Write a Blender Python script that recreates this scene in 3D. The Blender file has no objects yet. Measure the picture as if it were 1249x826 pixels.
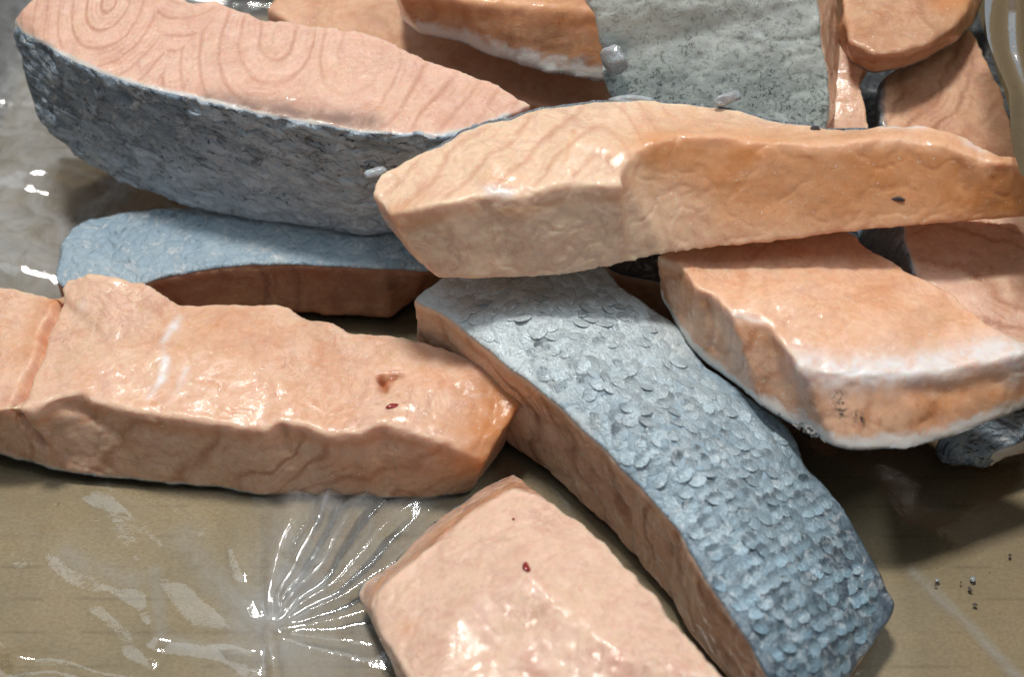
import bpy, bmesh, math, random
import numpy as np
from mathutils import Vector, Matrix, Euler
from mathutils.bvhtree import BVHTree
from mathutils.geometry import delaunay_2d_cdt

random.seed(7)
C = bpy.context.scene.collection
SC = bpy.context.scene
CM = 0.01
# ------------------------------------------------------------------ camera
PITCH = math.radians(50)
DIST = 38.0                      # cm, to the point looked at
TGT = np.array([0.0, 0.0, 2.0])
CAM = TGT + DIST * np.array([0, -math.cos(PITCH), math.sin(PITCH)])
FWD = (TGT - CAM) / DIST
RGT = np.array([1.0, 0, 0])
UPV = np.cross(RGT, FWD)
HALFW = 14.5 / 38.0
cd = bpy.data.cameras.new('camera'); cam = bpy.data.objects.new('camera', cd); C.objects.link(cam)
cam.location = Vector(CAM * CM)
cam.rotation_euler = (math.radians(90) - PITCH, 0, 0)
cd.sensor_width = 36; cd.lens = 18.0 / HALFW
cd.clip_start = 0.01; cd.clip_end = 20
cd.dof.use_dof = True; cd.dof.focus_distance = 0.362; cd.dof.aperture_fstop = 9.0
SC.camera = cam

# ------------------------------------------------------------------ light
w = bpy.data.worlds.new('World'); SC.world = w; w.use_nodes = True
bg = w.node_tree.nodes['Background']; bg.inputs[0].default_value = (0.86, 0.94, 1.0, 1); bg.inputs[1].default_value = 0.26

def lamp(name, loc, tgt, size, sizey, watt, col):
    l = bpy.data.lights.new(name, 'AREA'); l.shape = 'RECTANGLE'; l.size = size * CM; l.size_y = sizey * CM
    l.energy = watt; l.color = col
    o = bpy.data.objects.new(name, l); C.objects.link(o)
    o.location = Vector(loc) * CM
    o.rotation_euler = (Vector(tgt) - Vector(loc)).to_track_quat('-Z', 'Y').to_euler()
    return o
lamp('ceiling_lamp', (-13, 25, 122), (0, 0, 2), 16, 12, 11.9, (1.0, 0.965, 0.91))
lamp('ceiling_tube', (85, -5, 170), (0, 0, 2), 70, 6, 7.0, (0.90, 0.96, 1.0))
lamp('ceiling_panel', (-85, 30, 165), (0, 0, 2), 45, 110, 2.6, (0.80, 0.91, 1.0))
vs = SC.view_settings
vs.view_transform = 'Standard'; vs.look = 'None'; vs.exposure = 0.0; vs.gamma = 1.0; vs.use_curve_mapping = False
SC.cycles.max_bounces = 10; SC.cycles.transparent_max_bounces = 16
SC.cycles.caustics_reflective = False; SC.cycles.caustics_refractive = False
SC.cycles.use_denoising = True; SC.cycles.denoising_prefilter = 'NONE'; SC.cycles.use_adaptive_sampling = False

# ------------------------------------------------------------------ helpers
def P(px, py, z):
    """world point (cm) where the line of sight of a photo pixel meets height z"""
    u = (px - 624.5) / 624.5 * HALFW; v = -(py - 413.0) / 624.5 * HALFW
    d = FWD + u * RGT + v * UPV
    return CAM + d * ((z - CAM[2]) / d[2])

def _h(ix, iy, iz, s):
    n = (ix * 374761393 + iy * 668265263 + iz * 2147483647 + s * 1274126177) & 0xffffffff
    n = ((n ^ (n >> 13)) * 1274126177) & 0xffffffff
    n = ((n ^ (n >> 15)) * 2246822519) & 0xffffffff
    return ((n ^ (n >> 16)) & 0xffff) / 32767.5 - 1.0
def vnoise(p, s=0):
    p = np.asarray(p, float); i = np.floor(p).astype(np.int64); f = p - i
    f = f * f * f * (f * (f * 6 - 15) + 10)
    r = 0
    for dx in (0, 1):
        for dy in (0, 1):
            for dz in (0, 1):
                wt = (f[:, 0] if dx else 1 - f[:, 0]) * (f[:, 1] if dy else 1 - f[:, 1]) * (f[:, 2] if dz else 1 - f[:, 2])
                r = r + wt * _h(i[:, 0] + dx, i[:, 1] + dy, i[:, 2] + dz, s)
    return r
def fbm(p, scale, octv=3, s=0):
    a, r, p = 1.0, 0, np.asarray(p) * scale
    for k in range(octv):
        r = r + a * vnoise(p, s + k * 17); a *= 0.5; p = p * 2.03 + 11.3
    return r
def seg_dist(V, pts):
    d = np.full(len(V), 1e9)
    pts = [np.asarray(q, float) for q in pts]
    if len(pts) == 1: return np.linalg.norm(V - pts[0], axis=1)
    for a, b in zip(pts[:-1], pts[1:]):
        ab = b - a; t = np.clip(((V - a) @ ab) / max(ab @ ab, 1e-9), 0, 1)
        d = np.minimum(d, np.linalg.norm(V - (a + t[:, None] * ab), axis=1))
    return d
def sstep(a, b, x):
    t = np.clip((x - a) / (b - a), 0, 1); return t * t * (3 - 2 * t)

def mesh_np(name, V, F):
    me = bpy.data.meshes.new(name); me.from_pydata([tuple(v) for v in V], [], F); me.update(); return me
def get_np(me):
    V = np.empty(len(me.vertices) * 3, np.float64); me.vertices.foreach_get('co', V); return V.reshape(-1, 3)
def smooth_shade(me): me.polygons.foreach_set('use_smooth', [True] * len(me.polygons))
def obj(name, me, mat=None, parent=None):
    o = bpy.data.objects.new(name, me); C.objects.link(o)
    if mat: me.materials.append(mat)
    if parent: o.parent = parent
    return o
def thing(name, label, cat, loc, group=None):
    o = bpy.data.objects.new(name, None); C.objects.link(o); o.location = Vector(loc) * CM
    o.empty_display_size = 0.01
    tag(o, label, cat, group); return o
def tag(o, label, cat, group=None):
    o['label'] = label; o['category'] = cat
    if group: o['group'] = group
    return o
def fattr(me, name, arr):
    a = me.attributes.new(name, 'FLOAT', 'POINT'); a.data.foreach_set('value', np.ascontiguousarray(arr, np.float32))
def vattr(me, name, arr):
    a = me.attributes.new(name, 'FLOAT_VECTOR', 'POINT'); a.data.foreach_set('vector', np.ascontiguousarray(arr, np.float32).ravel())

# ------------------------------------------------------------------ node helper
class NT:
    def __init__(s, name):
        s.m = bpy.data.materials.new(name); s.m.use_nodes = True; s.t = s.m.node_tree; s.t.nodes.clear()
        s.out = s.t.nodes.new('ShaderNodeOutputMaterial')
    def n(s, typ, **kw):
        nd = s.t.nodes.new(typ)
        for k, v in kw.items():
            if k == 'ins':
                for a, b in v.items(): s.put(nd.inputs[a], b)
            else: setattr(nd, k, v)
        return nd
    def put(s, sock, v):
        if isinstance(v, bpy.types.NodeSocket): s.t.links.new(v, sock)
        elif isinstance(v, (tuple, list)) and len(v) == 3 and sock.type == 'RGBA': sock.default_value = (*v, 1)
        else: sock.default_value = v
    def attr(s, name, out='Fac'): return s.n('ShaderNodeAttribute', attribute_name=name).outputs[out]
    def math(s, op, a, b=0.0, c=0.0, clamp=False):
        nd = s.n('ShaderNodeMath', operation=op, use_clamp=clamp); s.put(nd.inputs[0], a); s.put(nd.inputs[1], b); s.put(nd.inputs[2], c); return nd.outputs[0]
    def mix(s, f, a, b, blend='MIX'):
        nd = s.n('ShaderNodeMix', data_type='RGBA', blend_type=blend); s.put(nd.inputs[0], f); s.put(nd.inputs[6], a); s.put(nd.inputs[7], b); return nd.outputs[2]
    def rng(s, v, a, b, c=0.0, d=1.0, smooth=True):
        nd = s.n('ShaderNodeMapRange', interpolation_type='SMOOTHSTEP' if smooth else 'LINEAR'); 
        for i, x in enumerate((v, a, b, c, d)): s.put(nd.inputs[i], x)
        return nd.outputs[0]
    def noise(s, vec, scale, detail=3, rough=0.55, dist=0.0, out='Fac'):
        nd = s.n('ShaderNodeTexNoise', ins={'Vector': vec, 'Scale': scale, 'Detail': detail, 'Roughness': rough, 'Distortion': dist}); return nd.outputs[out]
    def bump(s, h, strength, dist, normal=None):
        nd = s.n('ShaderNodeBump', ins={'Height': h, 'Strength': strength, 'Distance': dist})
        if normal is not None: s.put(nd.inputs['Normal'], normal)
        return nd.outputs[0]
    def vscale(s, v, k):
        nd = s.n('ShaderNodeVectorMath', operation='MULTIPLY'); s.put(nd.inputs[0], v); nd.inputs[1].default_value = k; return nd.outputs[0]
    def done(s, sh): s.t.links.new(sh, s.out.inputs[0]); return s.m

# ------------------------------------------------------------------ materials
def flesh_mat(name, pale, mid, deep, rim=(0.62, 0.58, 0.54), rimw=0.16, sss=0.55, wob=0.5, lnw=0.22):
    N = NT(name)
    pw = N.attr('pw', 'Vector')
    big = N.noise(pw, 0.55, 4, 0.6, 0.6)
    med = N.noise(pw, 1.7, 5, 0.62, 0.8)
    fine = N.noise(pw, 7.0, 4, 0.6)
    f = N.math('ADD', N.math('MULTIPLY', big, 0.6), N.math('MULTIPLY', med, 0.55))
    f = N.math('ADD', f, N.math('MULTIPLY', N.math('SUBTRACT', N.attr('pale'), 0.5), 0.75))
    f = N.rng(f, 0.27, 0.74)
    col = N.mix(f, mid, pale)
    # fine cloudy connective tissue
    vein = N.math('ABSOLUTE', N.math('SUBTRACT', N.noise(pw, 1.25, 5, 0.65, 1.4), 0.5))
    vein = N.rng(vein, 0.0, 0.05, 1.0, 0.0)
    col = N.mix(N.math('MULTIPLY', vein, 0.34), col, tuple(min(1, c * 1.12 + 0.06) for c in pale))
    v2 = N.math('ABSOLUTE', N.math('SUBTRACT', N.noise(pw, 0.8, 6, 0.7, 2.0), 0.52))
    v2 = N.math('MULTIPLY', N.rng(v2, 0.0, 0.03, 1.0, 0.0), N.rng(N.noise(pw, 0.5, 2, 0.5), 0.45, 0.6))
    col = N.mix(N.math('MULTIPLY', v2, 0.35), col, (0.47, 0.20, 0.15))
    cloud = N.rng(N.noise(pw, 2.6, 5, 0.7, 0.7), 0.50, 0.72)
    col = N.mix(N.math('MULTIPLY', cloud, 0.40), col, tuple(min(1, c * 1.05 + 0.07) for c in pale))
    patch = N.rng(N.noise(pw, 0.9, 4, 0.65, 0.8), 0.52, 0.68)
    col = N.mix(N.math('MULTIPLY', patch, 0.45), col, (mid[0] * 0.92, mid[1] * 0.90, mid[2] * 1.02))
    yel = N.rng(N.noise(N.vscale(pw, (1.0, 1.0, 1.4)), 0.75, 5, 0.65, 1.0), 0.46, 0.66)
    col = N.mix(N.math('MULTIPLY', yel, 0.26), col, (0.76, 0.57, 0.375))
    pk = N.rng(N.noise(pw, 1.15, 5, 0.68, 1.3), 0.50, 0.66)
    col = N.mix(N.math('MULTIPLY', pk, 0.36), col, (0.62, 0.34, 0.265))
    # muscle layers: lines where the phase wraps
    ph = N.math('ADD', N.attr('myo'), N.math('MULTIPLY', N.math('SUBTRACT', med, 0.5), wob))
    ph = N.math('ADD', ph, N.math('MULTIPLY', N.math('SUBTRACT', fine, 0.5), 0.09))
    fr = N.math('ABSOLUTE', N.math('SUBTRACT', N.math('FRACT', ph), 0.5))
    ln = N.rng(fr, 0.0, lnw, 1.0, 0.0)
    ln2 = N.rng(fr, 0.3, 0.5, 0.0, 1.0)
    ms = N.attr('myos')
    col = N.mix(N.math('MULTIPLY', N.math('MULTIPLY', ln, ms), N.rng(med, 0.25, 0.6, 0.45, 1.0)), col, deep)
    col = N.mix(N.math('MULTIPLY', N.math('MULTIPLY', ln2, ms), 0.45), col, pale)
    fr3 = N.math('ABSOLUTE', N.math('SUBTRACT', N.math('FRACT', N.math('MULTIPLY', ph, 3.0)), 0.5))
    ln3 = N.math('MULTIPLY', N.rng(fr3, 0.0, 0.25, 1.0, 0.0), N.rng(N.noise(pw, 1.4, 3, 0.6), 0.45, 0.62))
    col = N.mix(N.math('MULTIPLY', N.math('MULTIPLY', ln3, ms), 0.44), col, deep)
    # fine grain
    col = N.mix(N.math('MULTIPLY', N.rng(fine, 0.4, 0.75), 0.16), col, deep)
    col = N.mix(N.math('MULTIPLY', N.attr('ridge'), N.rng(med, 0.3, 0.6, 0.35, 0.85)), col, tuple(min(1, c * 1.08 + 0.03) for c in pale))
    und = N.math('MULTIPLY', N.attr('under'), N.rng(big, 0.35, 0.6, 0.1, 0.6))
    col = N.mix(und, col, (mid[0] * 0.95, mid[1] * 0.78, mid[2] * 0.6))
    # brown fat band, painted marks
    br = N.math('MULTIPLY', N.attr('brown'), N.rng(med, 0.25, 0.65, 0.5, 1.0))
    col = N.mix(br, col, (0.27, 0.17, 0.135))
    og = N.math('MULTIPLY', N.attr('orange'), N.rng(big, 0.2, 0.7, 0.55, 1.0))
    col = N.mix(og, col, (0.60, 0.235, 0.07))
    sk = N.math('ADD', N.attr('dskin'), N.math('MULTIPLY', N.math('SUBTRACT', med, 0.5), rimw * 1.6))
    col = N.mix(N.rng(sk, rimw * 0.45, rimw, 0.9, 0.0), col, rim)
    col = N.mix(N.attr('hole'), col, (0.36, 0.085, 0.015))
    fz = N.math('MULTIPLY', N.attr('frost'), N.rng(N.noise(pw, 2.6, 4, 0.6, 0.5), 0.22, 0.62, 0.25, 0.9))
    col = N.mix(fz, col, (0.80, 0.78, 0.78))
    dk = N.math('MULTIPLY', N.attr('dark'), N.rng(N.noise(pw, 9.0, 4, 0.7), 0.45, 0.58))
    col = N.mix(dk, col, (0.05, 0.045, 0.045))
    specks = N.rng(N.noise(pw, 11.0, 2, 0.5), 0.68, 0.75)
    col = N.mix(N.math('MULTIPLY', specks, 0.6), col, (0.82, 0.74, 0.68))  # pale frost specks, also small glints put into the colour
    h = N.math('ADD', N.math('MULTIPLY', med, 0.28), N.math('MULTIPLY', fine, 0.16))
    h = N.math('ADD', h, N.math('MULTIPLY', N.math('MULTIPLY', ln, ms), -0.25))
    h = N.math('ADD', h, N.math('MULTIPLY', vein, 0.10))
    h = N.math('ADD', h, N.math('MULTIPLY', v2, -0.28))
    h = N.math('ADD', h, N.math('MULTIPLY', N.math('MULTIPLY', ln3, ms), -0.14))
    b1 = N.bump(h, 0.35, 0.0009)
    wet = N.noise(pw, 4.2, 4, 0.55, 0.8)
    wet2 = N.math('ADD', N.math('MULTIPLY', wet, 0.32), N.math('MULTIPLY', N.noise(pw, 16.0, 3, 0.6), 0.11))
    dv = N.n('ShaderNodeTexVoronoi', feature='F1', ins={'Vector': pw, 'Scale': 5.0, 'Randomness': 1.0})
    drop = N.math('MULTIPLY', N.rng(dv.outputs['Distance'], 0.04, 0.22, 1.0, 0.0), N.rng(N.n('ShaderNodeSeparateColor', ins={0: dv.outputs['Color']}).outputs[0], 0.5, 0.55))
    wet2 = N.math('ADD', wet2, N.math('MULTIPLY', drop, 0.7))
    b2 = N.bump(wet2, 0.38, 0.0011)
    rough = N.rng(N.noise(pw, 1.1, 4, 0.6), 0.35, 0.65, 0.26, 0.42)
    cw = N.rng(N.noise(pw, 0.9, 4, 0.65, 0.6), 0.40, 0.62, 0.25, 0.95)
    bs = N.n('ShaderNodeBsdfPrincipled', subsurface_method='RANDOM_WALK', ins={'Base Color': col, 'Roughness': rough, 'Normal': b1, 'Specular IOR Level': 0.35,
        'Subsurface Weight': sss, 'Subsurface Scale': 0.004, 'Coat Weight': cw, 'Coat Roughness': 0.06, 'Coat Normal': b2, 'Coat IOR': 1.36})
    bs.inputs['Subsurface Radius'].default_value = (1.0, 0.36, 0.16)
    return N.done(bs.outputs[0])

def skin_mat(name, light, midc, dark, speck=(0.012, 0.016, 0.022), frs=2.6, fra=0.42, sps=3.6, spt=0.54, sptop=0.25, cell=2.6, speckamt=0.5, stretch=(1, 1, 1), coat=0.6, contrast=1.0, bumpk=1.0):
    N = NT(name)
    suv = N.attr('suv', 'Vector'); pw = N.attr('pw', 'Vector')
    dist = N.noise(suv, 2.2, 3, 0.6, 0, 'Color')
    v = N.n('ShaderNodeVectorMath', operation='MULTIPLY_ADD'); N.put(v.inputs[0], dist); v.inputs[1].default_value = (0.35, 0.35, 0.35); N.put(v.inputs[2], suv)
    sv = N.vscale(v.outputs[0], stretch)
    vo = N.n('ShaderNodeTexVoronoi', feature='F1', ins={'Vector': sv, 'Scale': cell})
    ve = N.n('ShaderNodeTexVoronoi', feature='DISTANCE_TO_EDGE', ins={'Vector': sv, 'Scale': cell})
    cellr = N.n('ShaderNodeSeparateColor', ins={0: vo.outputs['Color']}).outputs[0]
    big = N.noise(pw, 0.6, 4, 0.6, 0.5)
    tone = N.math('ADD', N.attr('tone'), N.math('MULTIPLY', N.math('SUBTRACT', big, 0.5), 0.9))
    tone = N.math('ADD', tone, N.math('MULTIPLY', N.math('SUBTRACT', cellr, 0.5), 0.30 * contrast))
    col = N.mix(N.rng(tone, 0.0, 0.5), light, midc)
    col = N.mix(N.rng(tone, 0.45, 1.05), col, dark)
    edge = N.rng(ve.outputs['Distance'], 0.0, 0.14, 1.0, 0.0)
    em = N.math('MULTIPLY', N.rng(N.noise(pw, 1.6, 4, 0.65), 0.44, 0.62), N.rng(tone, 0.2, 0.75, 0.25, 1.0))
    col = N.mix(N.math('MULTIPLY', N.math('MULTIPLY', edge, em), 0.6 * contrast), col, speck)
    sp = N.noise(N.vscale(suv, stretch), sps, 6, 0.72, 1.0)
    spm = N.math('MULTIPLY', N.rng(sp, spt, spt + 0.1), N.math('MULTIPLY', N.rng(N.math('ADD', tone, N.math('MULTIPLY', big, 0.5)), 0.35, 0.9, sptop, 1.0), speckamt))
    col = N.mix(spm, col, speck)
    frost = N.rng(N.noise(pw, frs, 6, 0.75, 0.6), 0.50, 0.66)
    col = N.mix(N.math('MULTIPLY', frost, fra), col, (0.66, 0.70, 0.72))
    h = N.math('ADD', N.math('MULTIPLY', N.rng(ve.outputs['Distance'], 0.0, 0.25), 0.8), N.math('MULTIPLY', N.noise(pw, 8, 5, 0.7), 0.6))
    h = N.math('ADD', h, N.math('MULTIPLY', frost, 0.3 / max(bumpk, 0.3)))
    b1 = N.bump(h, 0.8 * bumpk, 0.0011)
    b2 = N.bump(N.noise(pw, 7.0, 6, 0.75, 1.0), 0.8, 0.0014)
    bs = N.n('ShaderNodeBsdfPrincipled', ins={'Base Color': col, 'Roughness': 0.42, 'Normal': b1, 'Specular IOR Level': 0.5, 'Coat Weight': coat, 'Coat Roughness': 0.12, 'Coat Normal': b2,
        'Coat IOR': 1.33})
    return N.done(bs.outputs[0])

def scale_mat(name, joined=False):
    N = NT(name)
    oi = N.n('ShaderNodeObjectInfo'); tc = N.n('ShaderNodeTexCoord')
    base = N.attr('tint', 'Vector') if joined else oi.outputs['Color']
    alpha = 0.1 if joined else oi.outputs['Alpha']
    geo = N.n('ShaderNodeNewGeometry')
    pos = N.vscale(geo.outputs['Position'], (100, 100, 100))
    y = 0.5 if joined else N.n('ShaderNodeSeparateXYZ', ins={0: tc.outputs['Object']}).outputs[1]
    n1 = N.noise(pos, 3.5, 5, 0.7, 0.6)
    n2 = N.noise(pos, 11.0, 4, 0.7, 0.4)
    yy = N.math('ADD', y, N.math('MULTIPLY', N.math('SUBTRACT', n2, 0.5), 0.5))
    root = N.math('MULTIPLY', N.rng(yy, -0.16, 0.26, 1.0, 0.0), alpha)
    col = N.mix(N.math('MULTIPLY', N.rng(oi.outputs['Random'], 0.6, 1.0), 0.22), base, (0.12, 0.17, 0.22))
    col = N.mix(N.math('MULTIPLY', root, 0.85), col, (0.035, 0.055, 0.075))  # dark crescent at the scale root: pocket shade put into the colour
    col = N.mix(N.math('MULTIPLY', N.rng(n1, 0.48, 0.64), 0.55), col, (0.62, 0.69, 0.73))
    col = N.mix(N.math('MULTIPLY', N.math('MULTIPLY', N.rng(n2, 0.56, 0.64), alpha), 0.5), col, (0.03, 0.04, 0.055))
    b1 = N.bump(N.math('ADD', n1, N.math('MULTIPLY', n2, 0.5)), 0.7, 0.001)
    b2 = N.bump(N.noise(pos, 6.5, 6, 0.75, 1.2), 0.8, 0.0014)
    bs = N.n('ShaderNodeBsdfPrincipled', ins={'Base Color': col, 'Roughness': 0.30, 'Metallic': 0.35, 'Normal': b1, 'Coat Weight': 0.8, 'Coat Roughness': 0.10, 'Coat Normal': b2, 'Coat IOR': 1.33})
    return N.done(bs.outputs[0])

def film_mat(name, milk0=0.0, milk1=0.035, rough=0.06, tint=(0.965, 0.975, 0.985), gk=1.7, haze=(0.8, 0.84, 0.88)):
    N = NT(name)
    geo = N.n('ShaderNodeNewGeometry'); pos = N.vscale(geo.outputs['Position'], (100, 100, 100))
    nz = N.noise(pos, 0.9, 5, 0.7, 1.0)
    b = N.bump(N.noise(pos, 1.6, 4, 0.6, 1.2), 0.10, 0.0012)
    gl = N.n('ShaderNodeBsdfGlossy', ins={'Color': (1, 1, 1), 'Roughness': rough, 'Normal': b})
    df = N.n('ShaderNodeBsdfTranslucent', ins={'Color': haze})
    dd = N.n('ShaderNodeBsdfDiffuse', ins={'Color': haze})
    md = N.n('ShaderNodeMixShader', ins={0: 0.5, 1: df.outputs[0], 2: dd.outputs[0]})
    tr = N.n('ShaderNodeBsdfTransparent', ins={'Color': tint})
    fr = N.n('ShaderNodeFresnel', ins={'IOR': 1.5, 'Normal': b})
    ff = N.math('MULTIPLY', fr.outputs[0], gk, clamp=True)
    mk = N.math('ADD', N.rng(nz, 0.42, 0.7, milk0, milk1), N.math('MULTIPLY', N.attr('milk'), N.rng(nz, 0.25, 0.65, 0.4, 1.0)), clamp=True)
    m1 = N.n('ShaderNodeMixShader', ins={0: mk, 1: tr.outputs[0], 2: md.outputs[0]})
    m2 = N.n('ShaderNodeMixShader', ins={0: ff, 1: m1.outputs[0], 2: gl.outputs[0]})
    return N.done(m2.outputs[0])

def cardboard_mat():
    N = NT('cardboard')
    tc = N.n('ShaderNodeTexCoord'); pos = N.vscale(tc.outputs['Object'], (100, 100, 100))
    fib = N.noise(N.vscale(pos, (1.0, 1.5, 1)), 8.0, 6, 0.75, 0.3)
    big = N.noise(pos, 0.28, 4, 0.6)
    blot = N.noise(pos, 2.2, 5, 0.7)
    col = N.mix(N.rng(fib, 0.3, 0.7), (0.32, 0.235, 0.128), (0.45, 0.35, 0.205))
    col = N.mix(N.math('MULTIPLY', N.rng(big, 0.35, 0.65), 0.4), col, (0.22, 0.185, 0.12))
    col = N.mix(N.math('MULTIPLY', N.rng(blot, 0.5, 0.75), 0.25), col, (0.38, 0.30, 0.19))
    y = N.n('ShaderNodeSeparateXYZ', ins={0: pos}).outputs[1]
    fl = N.math('ABSOLUTE', N.math('SUBTRACT', N.math('FRACT', N.math('ADD', N.math('MULTIPLY', y, 1.05), N.math('MULTIPLY', big, 0.1))), 0.5))
    line = N.math('MULTIPLY', N.rng(fl, 0.0, 0.09, 1.0, 0.0), N.rng(N.noise(pos, 0.8, 3, 0.6), 0.4, 0.6))
    col = N.mix(N.math('MULTIPLY', line, 0.3), col, (0.12, 0.09, 0.05))
    spk = N.rng(N.noise(pos, 6.0, 2, 0.5), 0.73, 0.78)
    col = N.mix(N.math('MULTIPLY', spk, 0.6), col, (0.06, 0.05, 0.03))
    h = N.math('ADD', N.math('MULTIPLY', fib, 0.4), N.math('MULTIPLY', N.rng(fl, 0.0, 0.5), 0.5))
    bs = N.n('ShaderNodeBsdfPrincipled', ins={'Base Color': col, 'Roughness': 0.75, 'Normal': N.bump(h, 0.35, 0.0008), 'Specular IOR Level': 0.25})
    return N.done(bs.outputs[0])

def plain_mat(name, col, rough=0.4, coat=0.5, trans=0.0, sss=0.0):
    N = NT(name)
    geo = N.n('ShaderNodeNewGeometry'); pos = N.vscale(geo.outputs['Position'], (100, 100, 100))
    nz = N.noise(pos, 6, 5, 0.7, 0.5)
    c = N.mix(N.rng(nz, 0.35, 0.7), tuple(x * 0.75 for x in col), tuple(min(1, x * 1.15) for x in col))
    bs = N.n('ShaderNodeBsdfPrincipled', ins={'Base Color': c, 'Roughness': rough, 'Coat Weight': coat, 'Coat Roughness': 0.08, 'Transmission Weight': trans, 'IOR': 1.31,
        'Subsurface Weight': sss, 'Subsurface Scale': 0.003, 'Normal': N.bump(nz, 0.6, 0.001)})
    return N.done(bs.outputs[0])

# ------------------------------------------------------------------ the box and its liner
cardboard = cardboard_mat()
def box_bm(bm, x0, y0, z0, x1, y1, z1):
    vs_ = [bm.verts.new(Vector((x, y, z)) * CM) for z in (z0, z1) for y in (y0, y1) for x in (x0, x1)]
    for f in ((0, 2, 3, 1), (4, 5, 7, 6), (0, 1, 5, 4), (1, 3, 7, 5), (3, 2, 6, 7), (2, 0, 4, 6)): bm.faces.new([vs_[i] for i in f])
def box_obj(name, dims, parent):
    bm = bmesh.new(); box_bm(bm, *dims); bmesh.ops.bevel(bm, geom=list(bm.edges), offset=0.0008, segments=2, affect='EDGES')
    me = bpy.data.meshes.new(name); bm.to_mesh(me); bm.free(); return obj(name, me, cardboard, parent)
BX0, BX1, BY0, BY1 = -19.5, 14.9, -15.0, 19.0
cb = thing('cardboard_box', 'brown cardboard box bottom lying under the salmon and clear film', 'box', (0, 0, -0.5))
def sub(dims): return (dims[0], dims[1], dims[2] + 0.5, dims[3], dims[4], dims[5] + 0.5)
box_obj('bottom_panel', sub((BX0, BY0, -0.45, BX1, BY1, 0)), cb)
for d in ((BX0 - 0.5, BY0, -0.45, BX0 - 0.02, BY1, 11), (BX1 + 0.02, BY0, -0.45, BX1 + 0.5, BY1, 11), (BX0 - 0.5, BY1 + 0.02, -0.45, BX1 + 0.5, BY1 + 0.5, 11)):
    box_obj('side_wall', sub(d), cb)

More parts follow.
